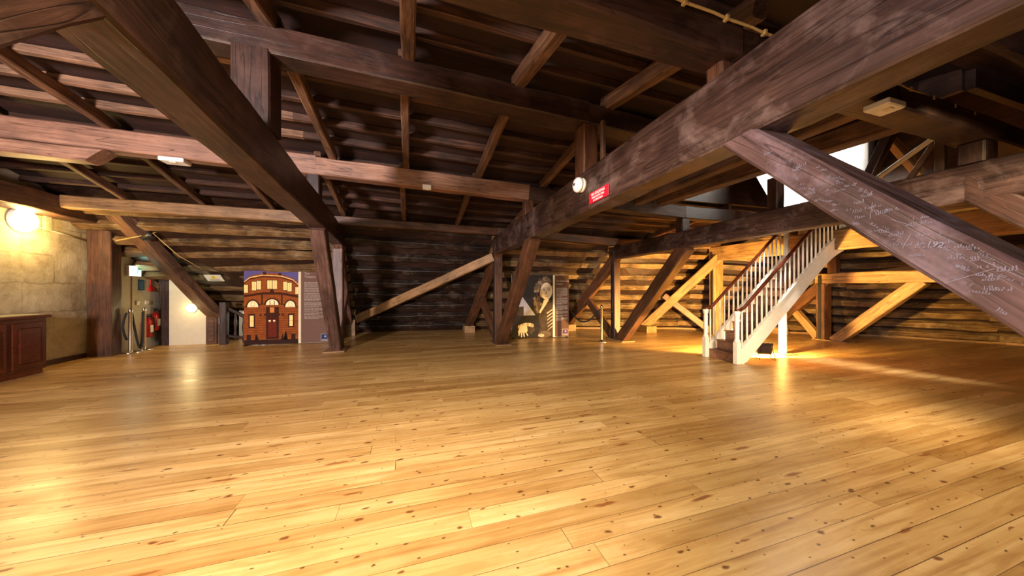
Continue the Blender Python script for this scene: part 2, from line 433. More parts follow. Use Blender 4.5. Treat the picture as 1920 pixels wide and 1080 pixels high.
purlin([(-6.55, 6.2, 3.54), (-1.5, 6.15, 3.39)], .22, .31, PINK, 'brightly lit pinkish purlin at upper left above the plaster wall')
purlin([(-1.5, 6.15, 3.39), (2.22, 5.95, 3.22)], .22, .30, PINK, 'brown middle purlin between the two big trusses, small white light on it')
purlin([(2.22, 5.95, 3.22), (5.55, 5.43, 2.97)], .22, .27, OAK, 'dark middle purlin behind the tie beam with the red sign')
purlin([(5.55, 5.43, 2.97), (9.2, 5.3, 2.95)], .22, .27, OAK, 'dark middle purlin over the upper end of the staircase')
purlin([(-6.3, 8.42, 3.02), (-1.72, 8.42, 2.985)], .2, .24, YELLOWOAK, 'yellow-lit low purlin at left above the fire exit')
purlin([(-1.72, 8.42, 2.985), (2.28, 8.52, 2.94)], .2, .2, OAKW, 'low purlin at the back between the first two trusses')
purlin([(2.28, 8.52, 2.94), (5.75, 8.0, 2.72)], .2, .22, OAKW, 'low purlin at the back behind the portrait panel')
purlin([(5.75, 8.0, 2.72), (9.3, 7.62, 2.81)], .2, .2, OAKW, 'low purlin at the back behind the staircase')
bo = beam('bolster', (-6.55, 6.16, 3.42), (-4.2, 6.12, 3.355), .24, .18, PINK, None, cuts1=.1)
tag(bo, 'pinkish bolster with slanted end under the brightly lit purlin at left', 'bolster')
# trimmers either side of the lantern well
tag(beam('trimmer_beam', (4.45, 5.55, 3.3), (4.12, 1.8, 3.27), .16, .2, RAFT), 'brown trimmer beam seen just under the near end of the red sign beam, above the chalked strut', 'beam')
tag(beam('trimmer_beam', (4.97, 5.45, 3.33), (4.96, 1.8, 3.3), .18, .24, RAFT), 'brown trimmer beam beside the white boarded lantern well', 'beam')
# wall lintel at left
tag(beam('lintel', (-6.5, 4.5, 3.15), (-6.5, 9.9, 3.02), .42, .36, OAKW, jit=.012), 'heavy timber lintel over the plaster wall above the round lamp', 'lintel')
# wind brace
tag(beam('wind_brace', (-1.55, 10.9, .55), (2.2, 8.62, 2.36), .16, .24, YELLOWOAK), 'long pale diagonal brace between the two trusses at the back', 'brace')

# ------------------------------------------------------------------ roof
st = [ # x, top, up, mid, low, eave   (y, z of the boarding)
    (-7.2, (1.65, 3.85), (3.62, 4.35), (6.2, 4.10), (8.5, 3.45), (13.4, -.02)),
    (-1.6, (1.65, 3.80), (3.62, 4.22), (6.15, 3.92), (8.5, 3.42), (11.9, -.02)),
    (2.2, (1.65, 3.72), (3.6, 4.06), (5.95, 3.74), (8.62, 3.30), (11.5, -.02)),
    (5.1, (1.62, 3.6), (3.6, 3.95), (5.5, 3.55), (8.2, 3.22), (10.9, -.02)),
    (9.3, (1.6, 3.5), (3.6, 3.9), (5.3, 3.45), (7.8, 3.2), (9.5, -.02)),
]
def facet(a0, a1, b1, b0, nb, bw, bh, bmat, smat=None, nin=None, t0=.04, t1=.97, jit=.006, rot=False):
    """a0,a1 lower edge, b0,b1 upper edge of a boarded slope; nb battens laid along it on the room side"""
    a0, a1, b0, b1 = map(Vector, (a0, a1, b0, b1))
    n = (a1 - a0).cross(b0 - a0).normalized()
    mid = (a0 + a1 + b0 + b1) / 4
    if n.dot(Vector(nin or (3, 3, 1.2)) - mid) < 0: n = -n
    mb = MB(); q = [a0, a1, b1, b0]
    M, L = basis(a0, a1)
    Mi = M.inverted()
    vs = [Mi @ v for v in q] + [Mi @ (v - n * .06) for v in q]
    mb.add(vs, [(0, 1, 2, 3), (7, 6, 5, 4), (0, 4, 5, 1), (1, 5, 6, 2), (2, 6, 7, 3), (3, 7, 4, 0)])
    o = struct(mb.build('ceiling', smat or SARK, None, M))
    for i in range(nb):
        t = t0 + (t1 - t0) * (i + .5) / nb + random.uniform(-.006, .006)
        p, q2 = a0.lerp(b0, t), a1.lerp(b1, t)
        beam('batten', p + n * (bh / 2), q2 + n * (bh / 2), bw, bh, bmat, o, up=tuple(n) , jit=jit, ch=.008)
    return o
def pt(i, k): s_ = st[i]; return (s_[0], s_[k][0], s_[k][1])
for i in range(4):
    if i < 3:
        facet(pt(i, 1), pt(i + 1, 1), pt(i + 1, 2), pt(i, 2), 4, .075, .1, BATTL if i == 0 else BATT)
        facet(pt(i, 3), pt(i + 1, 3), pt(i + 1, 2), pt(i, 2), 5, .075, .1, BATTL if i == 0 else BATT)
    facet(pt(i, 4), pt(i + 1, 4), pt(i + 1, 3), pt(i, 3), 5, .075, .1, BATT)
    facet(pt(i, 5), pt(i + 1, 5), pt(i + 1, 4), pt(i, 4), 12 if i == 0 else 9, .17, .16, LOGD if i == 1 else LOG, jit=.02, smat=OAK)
# near slope behind the camera
facet((-7.2, -1.6, 3.3), (9.3, -1.6, 3.1), pt(4, 1), pt(0, 1), 6, .075, .1, BATT)
facet((-7.2, -4.8, -.02), (14, -4.8, -.02), (9.3, -1.6, 3.1), (-7.2, -1.6, 3.3), 0, .1, .1, BATT)
# east end
L5, E5 = (11.75, 6.15, 2.72), (13.75, 6.2, -.02)
L6, E6 = (13.0, 4.3, 2.72), (15.2, 4.2, -.02)
L7, E7 = (14.0, .5, 2.72), (16.4, .5, -.02)
facet(pt(4, 5), E5, L5, pt(4, 4), 9, .17, .16, LOG, jit=.02)
facet(E5, E6, L6, L5, 9, .17, .16, LOG, jit=.02)
facet(E6, E7, L7, L6, 9, .17, .16, LOG, jit=.02)
facet(E7, (16.4, -4.8, -.02), (14, -1.6, 2.72), L7, 0, .2, .1, LOG)
facet(pt(4, 4), L5, L6, pt(4, 3), 4, .12, .1, LOG)
facet(L6, L7, pt(4, 1), pt(4, 3), 6, .12, .1, LOG)
facet(L7, (14, -1.6, 2.72), (9.3, -1.6, 3.1), pt(4, 1), 0, .1, .1, BATT)
for k, (a, b) in enumerate(((pt(3, 5), pt(4, 5)), (pt(4, 5), E5), (E5, E6), (E6, E7))):
    a, b = Vector(a), Vector(b); a.z = b.z = .03; q = (b - a).normalized(); inn = Vector((q.y, -q.x, 0)) * .16
    M_, L_ = basis(a + inn, b + inn); mb = MB(); mb.box((L_ / 2, 0, 0), (L_, .03, .06), ch=.006); struct(mb.build('trim_%d' % (k + 1), YELLOWOAK, None, M_))
# lantern well: dark boarded sides and lid
wl = [(5.1, 1.62), (9.3, 1.6), (9.3, 5.3), (5.1, 5.5)]
for k in range(4):
    (xa, ya), (xb, yb) = wl[k], wl[(k + 1) % 4]
    za = 3.5 if k in (0, 1) else 3.5
    facet((xa, ya, 3.4), (xb, yb, 3.4), (xb, yb, 6.2), (xa, ya, 6.2), 0, .1, .1, BATT, nin=(7.2, 3.5, 4.5), smat=OAK)
facet((5.1, 1.62, 6.2), (9.3, 1.6, 6.2), (9.3, 5.3, 6.2), (5.1, 5.5, 6.2), 0, .1, .1, BATT, nin=(7.2, 3.5, 4), smat=OAK)
wp = thing('boarded_partition', 'bright white boarded partition high in the lantern well behind the chalked strut', 'partition', (6.95, 4.2, 3.1))
mb = MB()
for i in range(13):
    y = 3.22 + i * .16; zz = [3.08 + max(0, q - 4.5) * 2.1 for q in (y - .078, y + .078)]
    mb.prism([(y - .078, zz[0]), (y + .078, zz[1]), (y + .078, 4.9), (y - .078, 4.9)], 'x', 6.935, 6.965)
mb.build('boarding', WHITEB, wp)
beam('corner_stud', (6.95, 3.08, 3.05), (6.95, 3.08, 4.9), .1, .1, OAK, wp)

# ------------------------------------------------------------------ rafters
def lerp_row(x, k):
    for i in range(4):
        if st[i][0] <= x <= st[i + 1][0]:
            t = (x - st[i][0]) / (st[i + 1][0] - st[i][0])
            return (st[i][k][0] * (1 - t) + st[i + 1][k][0] * t, st[i][k][1] * (1 - t) + st[i + 1][k][1] * t)
def rafter(x, k0, k1, label, w=.12, h=.15):
    (y0, z0), (y1, z1) = lerp_row(x, k0), lerp_row(x, k1)
    d = .1 + h / 2
    tag(beam('rafter', (x, y0, z0 - d), (x, y1, z1 - d), w, h, RAFT, jit=.008), label, 'rafter')
up_lab = {-1.25: 'short rafter leaving the picture top just right of the big left tie beam',
          -.02: 'upright-looking rafter at top centre above the dark ridge beam',
          1.2: 'slanting rafter above the ridge beam, second from the right-hand end of it',
          2.4: 'broad slanting rafter meeting the short post on the beam with the red sign'}
for x, l in up_lab.items(): rafter(x, 2, 1, l, .13, .17)
mid_lab = {-5.4: 'rafter above the pinkish purlin at the far upper left edge',
           -4.1: 'thick rafter with one lit edge running down to the pinkish purlin at left',
           -2.85: 'rafter above the pinkish purlin hidden partly by the left tie beam',
           -1.25: 'rafter just right of the left truss between ridge beam and middle purlin',
           -.07: 'upright-looking rafter between ridge beam and middle purlin near the picture centre',
           1.22: 'rafter between ridge beam and middle purlin, left of the bell',
           2.5: 'rafter running down to the post behind the white bell'}
for x, l in mid_lab.items(): rafter(x, 3, 2, l, .11, .15)
low_lab = {-5.4: 'low rafter in the back slope above the fire exit',
           -4.15: 'low rafter with lit edge under the white light on the pinkish purlin',
           -2.9: 'low rafter in shadow left of the left tie beam',
           -1.5: 'low rafter just right of the left tie beam, above the low purlin',
           -.15: 'low upright-looking rafter above the low purlin near the picture centre',
           1.17: 'low slanting rafter left of the far end of the red sign beam',
           2.6: 'low rafter right of the far post with the red sign beam',
           3.9: 'low rafter in the bay behind the red sign beam',
           6.9: 'low rafter over the bay behind the staircase'}
for x, l in low_lab.items(): rafter(x, 4, 3, l, .10, .14)

# timbers in the lantern well
def stick(name, p0, p1, w, h, mat, label, cat): return tag(beam(name, p0, p1, w, h, mat, jit=.004, ch=.006), label, cat)
stick('lattice_strut', (7.1, 2.99, 3.87), (7.58, 2.84, 3.29), .1, .12, YELLOWOAK, 'yellow-lit diagonal strut in the dark lantern well', 'strut')
stick('lattice_strut', (6.85, 2.75, 4.1), (6.9, 3.15, 3.15), .12, .12, OAK, 'dark slanting strut right of the white partition', 'strut')
stick('lattice_strut', (5.28, 2.05, 2.71), (5.27, 1.87, 3.02), .05, .05, RAFT, 'thin diagonal stick leaning on the slim upright beside the square post', 'strut')
stick('stair_rail', (5.85, 2.7, 2.85), (5.75, 1.9, 3.33), .06, .04, WHITE, 'white upper stair rail rising diagonally in the dark lantern well', 'rail')
stick('stud', (2.2, 3.33, 2.92), (2.2, 3.33, 3.5), .05, .05, RAFT, 'slim pale upright right of the dark post above the white bell', 'stud')
stick('stud', (5.27, 1.83, 2.70), (5.27, 1.83, 3.3), .07, .07, RAFT, 'slim brown upright beside the square post on the cracked tie beam', 'stud')

# ------------------------------------------------------------------ left wall group
mb = MB(); mb.box((-6.8, 2.3, 2.1), (.2, 14.4, 4.2)); struct(mb.build('wall_left', PLAST))
mb = MB(); mb.box((-6.52, 10.4, 1.4), (.2, 1.6, 2.8)); struct(mb.build('wall_left', GREYP))
mb = MB(); mb.prism([(-6.0, 0), (-4.83, 0), (-4.83, .62), (-5.2, 1.05), (-5.74, 1.88), (-6.0, 2.0)], 'y', 10.66, 10.76); struct(mb.build('wall_back', plain('cream_wall_paint', (.62, .56, .42), .7)))
mb = MB(); mb.box((-4.1, 11.3, .42), (1.3, .08, .84)); struct(mb.build('wall_back', WHITEB))
mb = MB(); mb.box((5, -4.9, 2), (30, .1, 4)); struct(mb.build('wall_front', PLAST))
mb = MB(); mb.box((-6.68, 8.2, .05), (.03, 2.5, .1)); struct(mb.build('baseboard_left', OAKW))
tag(beam('wall_post', (-6.47, 9.5, 0), (-6.47, 9.5, 2.86), .40, .28, OAKW, up=(0, 1, 0), jit=.012), 'broad timber wall post left of the fire exit sign', 'post')
tag(beam('wall_post', (-6.14, 11.02, 0), (-6.14, 11.02, 1.78), .3, .46, OAK, up=(0, 1, 0), jit=.01), 'dark timber wall post right of the fire extinguishers', 'post')
tag(beam('hip_rafter', (-5.98, 8.85, 3.25), (-4.98, 10.62, .76), .4, .2, RAFT, jit=.025), 'ragged pale sloping rafter descending over the fire exit and small lamp', 'rafter')
mb = MB(); mb.box((-5.07, 10.61, .37), (.24, .08, .74), ch=.01); mb.box((-5.07, 10.565, .37), (.14, .02, .58), ch=.008)
mb.box((-4.9, 10.6, .27), (.05, .05, .54)); tag(mb.build('low_hatch_door', OAKW), 'small brown wooden hatch door right of the small bright lamp', 'door')

def lamp(loc, R, r, depth, glow, label):
    t = thing('bulkhead_lamp', label, 'lamp', loc)
    M = T(loc) @ R.to_4x4()
    mb = MB(); mb.lathe([(0, 0), (r * 1.08, 0), (r * 1.12, depth * .15), (r * 1.02, depth * .32), (r * .9, depth * .3)], n=28); mb.build('back_plate', PLASTIC, t, M)
    mb = MB(); mb.lathe([(r * math.cos(a), depth * .25 + depth * .75 * math.sin(a)) for a in [i * math.pi / 20 for i in range(11)]], n=28); mb.build('glass_dome', glow, t, M)
    return t
RX = Matrix.Rotation(math.radians(90), 3, 'Y')      # local z -> +x
RY = Matrix.Rotation(math.radians(90), 3, 'X')      # local z -> -y
lamp((-6.7, 8.17, 2.72), RX, .20, .17, GLOW, 'large round lit bulkhead lamp on the plaster wall at left')
lamp((-5.52, 10.66, .97), RY, .11, .1, GLOW2, 'small round lit lamp low on the white wall beyond the fire exit')
mb = MB(); mb.tube([(-6.68, 8.35, 2.66), (-6.66, 8.9, 2.58), (-6.67, 9.38, 2.52)], .018); mb.box((-6.66, 8.56, 2.75), (.06, .12, .3), ch=.01)
tag(mb.build('conduit', PLAST), 'pale conduit and junction box running from the round lamp to the wall post', 'conduit')

# display cabinet
cb = thing('display_cabinet', 'reddish brown panelled display cabinet with cream top against the plaster wall', 'cabinet', (-6.45, 7.2, 0))
mb = MB(); mb.box((-6.44, 7.12, .53), (.46, 1.72, .9), ch=.006); mb.build('carcass', MAHOG, cb)
mb = MB(); mb.box((-6.43, 7.1, .04), (.42, 1.66, .08)); mb.build('plinth', MAHOG, cb)
for y in (6.55, 7.12, 7.7):
    mb = MB(); mb.box((-6.205, y, .52), (.02, .5, .78), ch=.006); mb.box((-6.192, y, .52), (.015, .33, .6), ch=.012); mb.build('door', MAHOG, cb)
mb = MB(); mb.box((-6.44, 7.12, 1.0), (.54, 1.82, .05), ch=.012); mb.build('top', MAHOG, cb)
mb = MB(); mb.box((-6.44, 7.12, 1.03), (.44, 1.7, .014)); mb.build('top_panel', BAIZE, cb)

# exit wall fittings
ex = thing('exit_sign', 'glowing pale green fire exit sign above the metal barrier posts', 'exit sign', (-6.4, 10.15, 1.8))
mb = MB(); mb.box((-6.385, 10.15, 1.91), (.06, .36, .26), ch=.006); mb.build('case', PLASTIC, ex)
mb = MB(); mb.box((-6.352, 10.15, 1.91), (.006, .33, .23)); mb.build('lit_face', EXITG, ex)
mb = MB()
mb.prism([(10.07, 1.87), (10.07, 1.95), (10.02, 1.91)], 'x', -6.3485, -6.3475); mb.box((-6.348, 10.1, 1.91), (.001, .08, .025))
mb.box((-6.348, 10.21, 1.91), (.001, .07, .14)); mb.build('pictogram', EXITD, ex)
nt_ = thing('notice', 'small dark blue notice on the wall below the exit sign', 'notice', (-6.41, 10.38, 1.5))
mb = MB(); mb.box((-6.41, 10.42, 1.57), (.015, .17, .26)); mb.build('sheet', BLUEN, nt_)
mb = MB()
for i in range(6): mb.box((-6.4015, 10.42, 1.64 - i * .03), (.001, .11, .008))
mb.build('lettering', plain('faint_blue_print', (.2, .32, .42), .5), nt_)
ca = thing('call_point', 'red fire alarm call point with red conduit on the exit wall', 'fire alarm', (-6.4, 10.72, 1.42))
mb = MB(); mb.box((-6.395, 10.72, 1.47), (.05, .14, .12), ch=.008); mb.build('box', REDX, ca)
mb = MB(); mb.tube([(-6.4, 10.7, 1.52), (-6.4, 10.7, 1.85)], .012); mb.build('conduit', REDX, ca)
mb = MB(); mb.tube([(-6.405, 10.12, 1.77), (-6.405, 10.12, .5)], .008); tag(mb.build('red_conduit', REDX), 'thin red conduit running straight down from the exit sign', 'conduit')
for y in (10.3, 10.58):
    mb = MB(); mb.box((-6.4, y, 1.13), (.03, .1, .1), ch=.005)
    tag(mb.build('socket_box', CREAMP), 'pale square wall box %s' % ('left of the other, above the barrier posts' if y < 10.4 else 'right of the other, above the fire extinguishers'), 'socket')

def extinguisher(loc, label):
    t = thing('fire_extinguisher', label, 'fire extinguisher', loc)
    M = T(loc)
    mb = MB(); mb.lathe([(0, 0), (.07, 0), (.078, .02), (.078, .38), (.06, .44), (.025, .47), (.025, .5), (0, .5)], n=18); mb.build('cylinder', REDX, t, M)
    mb = MB(); mb.box((.0, .03, .53), (.03, .16, .02)); mb.box((0, .02, .57), (.03, .18, .015)); mb.tube([(0, 0, .48), (0, 0, .55)], .02); mb.build('valve', BLACKP, t, M)
    mb = MB(); mb.tube([(.02, .05, .52), (.06, .1, .45), (.08, .1, .3), (.075, .08, .2)], .014); mb.build('hose', BLACKP, t, M)
    mb = MB(); mb.prism([(-.05, .12), (.05, .12), (.05, .3), (-.05, .3)], 'x', .0775, .0795); mb.build('label_plate', LETTER, t, M)
extinguisher((-6.33, 10.50, .26), 'red fire extinguisher on the exit wall, the lower of the two')
extinguisher((-6.33, 10.74, .40), 'red fire extinguisher on the exit wall with black hose, higher and farther one')

def barrier(loc, label):
    t = thing('barrier_post', label, 'barrier post', loc); M = T(loc)
    mb = MB(); mb.lathe([(0, 0), (.16, 0), (.16, .012), (.12, .028), (.04, .04), (.034, .06)], n=24); mb.build('base', CHROME, t, M)
    mb = MB(); mb.lathe([(.034, .04), (.034, .94), (.04, .95), (.04, .99), (.034, 1.0), (.02, 1.03), (0, 1.035)], n=16); mb.build('pole', CHROME, t, M)
barrier((-6.16, 9.70, 0), 'chrome rope barrier post nearest the wall post left of the extinguishers')
barrier((-6.16, 10.1, 0), 'chrome rope barrier post directly in front of the fire extinguishers')
barrier((5.08, 7.75, 0), 'single slim chrome barrier post at the back beside the portrait panel')
def rope(pts, label):
    mb = MB(); mb.tube(pts, .022, 8); tag(mb.build('barrier_rope', ROPE), label, 'rope')
rope([Vector((-6.16 + .05 * math.sin(3.1 * t), 9.74 + .32 * t, .92 - .84 * math.sin(math.pi * t))) for t in [i / 16 for i in range(17)]], 'black rope hanging in a deep loop between the two chrome posts')
rope([Vector((-6.2, 9.66 - .10 * math.sin(math.pi * t), .93 - .62 * t)) for t in [i / 8 for i in range(9)]], 'black rope end hanging from the chrome post beside the wall post')
rope([Vector((5.05 - .2 * t, 7.78 + 1.55 * t, .9 - .42 * math.sin(math.pi * t))) for t in [i / 14 for i in range(15)]], 'black rope sagging from the single barrier post behind the portrait panel')

# balustrade of the stair going down at the back left
bs = thing('stair_balustrade', 'dark balustrade of the stair going down left of the building panel', 'balustrade', (-4.72, 10.45, 0))
beam('newel_post', (-4.72, 10.42, 0), (-4.72, 10.42, 1.12), .16, .16, OAK, bs, up=(0, 1, 0), jit=.003)
beam('handrail', (-4.66, 10.48, .95), (-3.63, 10.98, .15), .07, .09, OAK, bs, jit=.002)
beam('bottom_rail', (-4.66, 10.48, .22), (-4.03, 10.78, .02), .07, .07, OAK, bs, jit=.002)
for i in range(5):
    t = .12 + i * .15; x, y = -4.66 + 1.03 * t, 10.5 + .5 * t
    z1 = .95 - .8 * t
    mb = MB(); mb.lathe([(.02, z1 - .75), (.035, z1 - .6), (.02, z1 - .5), (.04, z1 - .32), (.02, z1 - .12), (.025, z1)], (x, y, 0), n=10); mb.build('baluster', OAK, bs)

# warning sign on the slope
ws = thing('warning_sign', 'small pale sign with yellow warning triangle on a sloping timber at left', 'sign', (-5.0, 9.7, 1.8))
def on_slope(x, t): # point on steep west slope inner face
    a = Vector(pt(0, 5)).lerp(Vector(pt(1, 5)), (x + 7.2) / 5.6); b = Vector(pt(0, 4)).lerp(Vector(pt(1, 4)), (x + 7.2) / 5.6)
    return a.lerp(b, t), (b - a).normalized()
p, d = on_slope(-4.85, .56); xx = Vector((1, -.05, 0)).normalized(); nn = xx.cross(d).normalized()
if nn.y > 0: nn = -nn
M = axes(xx, d, xx.cross(d), p + nn * .20); sgn = 1 if xx.cross(d).dot(nn) > 0 else -1
mb = MB(); mb.box((0, 0, 0), (.36, .24, .01)); mb.build('plate', PALEW, ws, M)
mb = MB(); mb.prism([(-.09, -.02), (.09, -.02), (0, .1)], 'z', sgn * .006, sgn * .008); mb.build('triangle', YELS, ws, M)
mb = MB(); mb.box((0, .035, sgn * .009), (.012, .05, .002)); mb.box((0, -.005, sgn * .009), (.012, .012, .002)); mb.build('exclamation_mark', BLACKP, ws, M)
mb = MB()
for k, wd in enumerate((.2, .26)): mb.box((0, -.055 - k * .03, sgn * .006), (wd, .012, .002))
mb.build('lettering', BLACKP, ws, M)
# old spotlight on rods
sp = thing('spotlight', 'small black spotlight with thin rods on the sloping timbers at upper left', 'spotlight', (-5.5, 8.95, 2.6))
mb = MB(); mb.lathe([(0, -.1), (.06, -.1), (.08, .05), (.09, .1), (.07, .1), (0, .06)], (-5.42, 9.0, 2.62), Matrix.Rotation(math.radians(60), 3, 'Y'), 16); mb.build('housing', BLACKP, sp)
mb = MB(); mb.tube([(-5.95, 9.0, 2.5), (-5.42, 9.0, 2.66), (-5.3, 9.02, 2.72)], .01); mb.tube([(-5.35, 9.0, 2.7), (-5.1, 9.35, 2.25), (-4.8, 9.65, 1.95)], .009); mb.build('rod', BRASS, sp)

# ------------------------------------------------------------------ exhibition panels
def C(name, c, var=.1): return plain('print_' + name, c, .75, spec=.15, var=var)
INK = C('pale_ink', (.42, .37, .32))
def exhibit(p_left, p_right, h, label, split, logo_col, draw, title, tx0=None, text_col=INK, side_col=C('brown_panel', (.15, .085, .065))):
    pl, pr = Vector(p_left), Vector(p_right); w = (pr - pl).length
    x = (pr - pl).normalized(); n = x.cross(Vector((0, 0, 1)))          # n faces the room
    M = axes(x, (0, 0, 1), n, pl)                                       # local: x right, y up, z out
    t = thing('exhibition_panel', label, 'display panel', pl)
    mb = MB(); mb.box((w / 2, h / 2 + .02, -.03), (w, h, .06), ch=.003); mb.build('board', PLASTIC, t, M)
    iw = w * split
    mb, mats = draw(iw, h); mb.build('picture', mats, t, M, recalc=False)
    mb = MB(); mb.box((iw + .03, h / 2 + .02, .003), (.06, h, .004)); mb.build('divider_strip', C('cream_strip', (.75, .66, .46)), t, M)
    x1 = iw + .06
    mb = MB(); mb.box(((x1 + w) / 2, h / 2 + .02, .002), (w - x1, h - .01, .003)); mb.build('text_panel', side_col, t, M)
    tw = w - x1
    rnd = random.Random(5); y = h * .80
    for para in (9, 7, 5, 3, 2, 3):
        mb = MB()
        for k in range(para):
            xx = x1 + tw * .1; lim = x1 + tw * (.9 if k < para - 1 else .55)
            while xx < lim:
                ww = min(rnd.uniform(.02, .09), lim - xx)
                if ww > .008: mb.box((xx + ww / 2, y, .0045), (ww, .011, .001))
                xx += ww + .012
            y -= .031
        y -= .02; mb.build('text_paragraph', text_col, t, M)
    for k, s_ in enumerate(title): text('title', s_, .085, text_col, t, M @ T(x1 + tw * .1, h * .915 - k * .085, .005), 'LEFT', sx=min(1, tw * 1.28 / (.085 * .62 * max(len(q) for q in title))) if True else 1)
    mb = MB(); mb.box((x1 + tw * .74, .16, .0045), (.19, .19, .002), mi=0); mb.box((x1 + tw * .74, .16, .006), (.17, .17, .001), mi=1)
    mb.box((x1 + tw * .74, .10, .0068), (.14, .02, .001), mi=0); mb.lathe([(0, .008), (.028, .0075), (.028, .006)], (x1 + tw * .76, .185, 0), n=14, mi=0)
    mb.build('logo', [text_col, logo_col], t, M)
    for q in (.06, w - .06):
        ft = MB(); ft.box((q, .012, -.03), (.05, .024, .3), ch=.004); ft.build('foot', BLACKP, t, M)
    return t

def draw_building(w, h):
    mats = [C('dusk_sky', (.10, .085, .25), .25), C('stone', (.27, .068, .013), .55), C('stone_dark', (.05, .013, .005), .3), C('window', (.95, .72, .28), .08), C('lunette', (.98, .85, .5), .05), C('door', (.14, .018, .008)), C('shade', (.03, .012, .008)), C('trim', (.62, .22, .05), .2)]
    mb = MB()
    def X(px): return (px - 105) / 705 * w
    def Y(py): return .02 + (1 - (py - 112) / 885) * h
    def pg(pts, mi, z): mb.poly([(X(a), Y(b), z) for a, b in pts], mi)
    def rc(a, b, c, d, mi, z): pg([(a, d), (c, d), (c, b), (a, b)], mi, z)
    Z = [.001 + .0007 * i for i in range(8)]
    rc(105, 112, 810, 997, 0, Z[0])
    pg([(105, 997), (810, 997), (810, 300), (735, 250), (580, 205), (540, 195), (380, 190), (345, 195), (180, 228), (105, 290)], 1, Z[1])
    for a, b, c, d in ((345, 180, 388, 215), (545, 190, 585, 220)): rc(a, b, c, d, 2, Z[2])
    # cornices
    for dy, th, mi in ((0, 8, 3), (16, 10, 2), (215, 26, 2), (345, 10, 2)):
        base = [(105, 290 + dy), (180, 240 + dy), (345, 212 + dy), (580, 222 + dy), (735, 262 + dy), (810, 320 + dy)]
        if dy > 100: base = [(105, 440 + dy - 215), (345, 408 + dy - 215), (580, 410 + dy - 215), (810, 448 + dy - 215)]
        for (p, q) in zip(base, base[1:]): pg([(p[0], p[1] + th), (q[0], q[1] + th), q, p], mi, Z[2])
    for a, b, c, d in ((205, 290, 260, 388), (267, 280, 321, 378), (402, 275, 462, 370), (470, 275, 528, 372), (610, 290, 660, 385), (666, 300, 720, 400), (108, 325, 155, 415), (768, 350, 808, 430)):
        rc(a - 6, b - 6, c + 6, d + 6, 2, Z[2]); rc(a, b, c, d, 3, Z[3]); rc((a + c) / 2 - 1.5, b, (a + c) / 2 + 1.5, d, 7, Z[4])
    for cx, cy, rx, ry in ((217, 575, 70, 70), (465, 553, 82, 64), (702, 578, 65, 70)):
        for k, mi, z in ((1.25, 2, Z[2]), (1.0, 4, Z[3])):
            pg([(cx + k * rx * math.cos(a), cy - k * ry * math.sin(a)) for a in [i * math.pi / 16 for i in range(17)]], mi, z)
        ring = [i * math.pi / 12 for i in range(25)]
        for a0, a1 in zip(ring, ring[1:]):
            pg([(cx + r * math.cos(a), cy - 32 - r * math.sin(a)) for r, a in ((24, a0), (28, a0), (28, a1), (24, a1))], 7, Z[4])
    rc(432, 505, 440, 560, 2, Z[4]); rc(490, 505, 498, 560, 2, Z[4])
    for y in range(600, 930, 26): rc(108, y, 806, y + 3, 2, Z[2])
    for a, c in ((325, 345), (582, 600)): rc(a, 430, c, 545, 2, Z[3])
    rc(385, 575, 552, 940, 2, Z[3]); rc(436, 580, 492, 640, 7, Z[4]); rc(360, 650, 570, 672, 2, Z[4])
    rc(415, 715, 520, 915, 5, Z[4]); rc(465, 715, 468, 915, 6, Z[5])
    rc(420, 724, 446, 742, 4, Z[5]); rc(478, 724, 504, 742, 4, Z[5])
    for a, c in ((180, 228), (690, 736)):
        rc(a - 18, 655, c + 18, 810, 2, Z[3]); rc(a, 672, c, 795, 3, Z[4]); rc(a, 730, c, 734, 7, Z[5])
    mb.lathe([(0, Z[4]), (30 / 705 * w, Z[4])], (X(462), Y(400), 0), n=16, mi=2)
    for cx in (318, 602): mb.lathe([(0, Z[4]), (14 / 705 * w, Z[4])], (X(cx), Y(665), 0), n=14, mi=2)
    rc(105, 945, 810, 997, 6, Z[5])
    for a, c in ((140, 192), (715, 770)): rc(a, 885, c, 960, 6, Z[6])
    rnd = random.Random(3)
    for k in range(9):
        cx = rnd.choice([240, 270, 600, 640, 660]) + rnd.uniform(-15, 15)
        pg([(cx - 22, 950), (cx + 22, 950), (cx + rnd.uniform(-8, 8), 860 + rnd.uniform(-20, 20))], 6, Z[5])
    return mb, mats

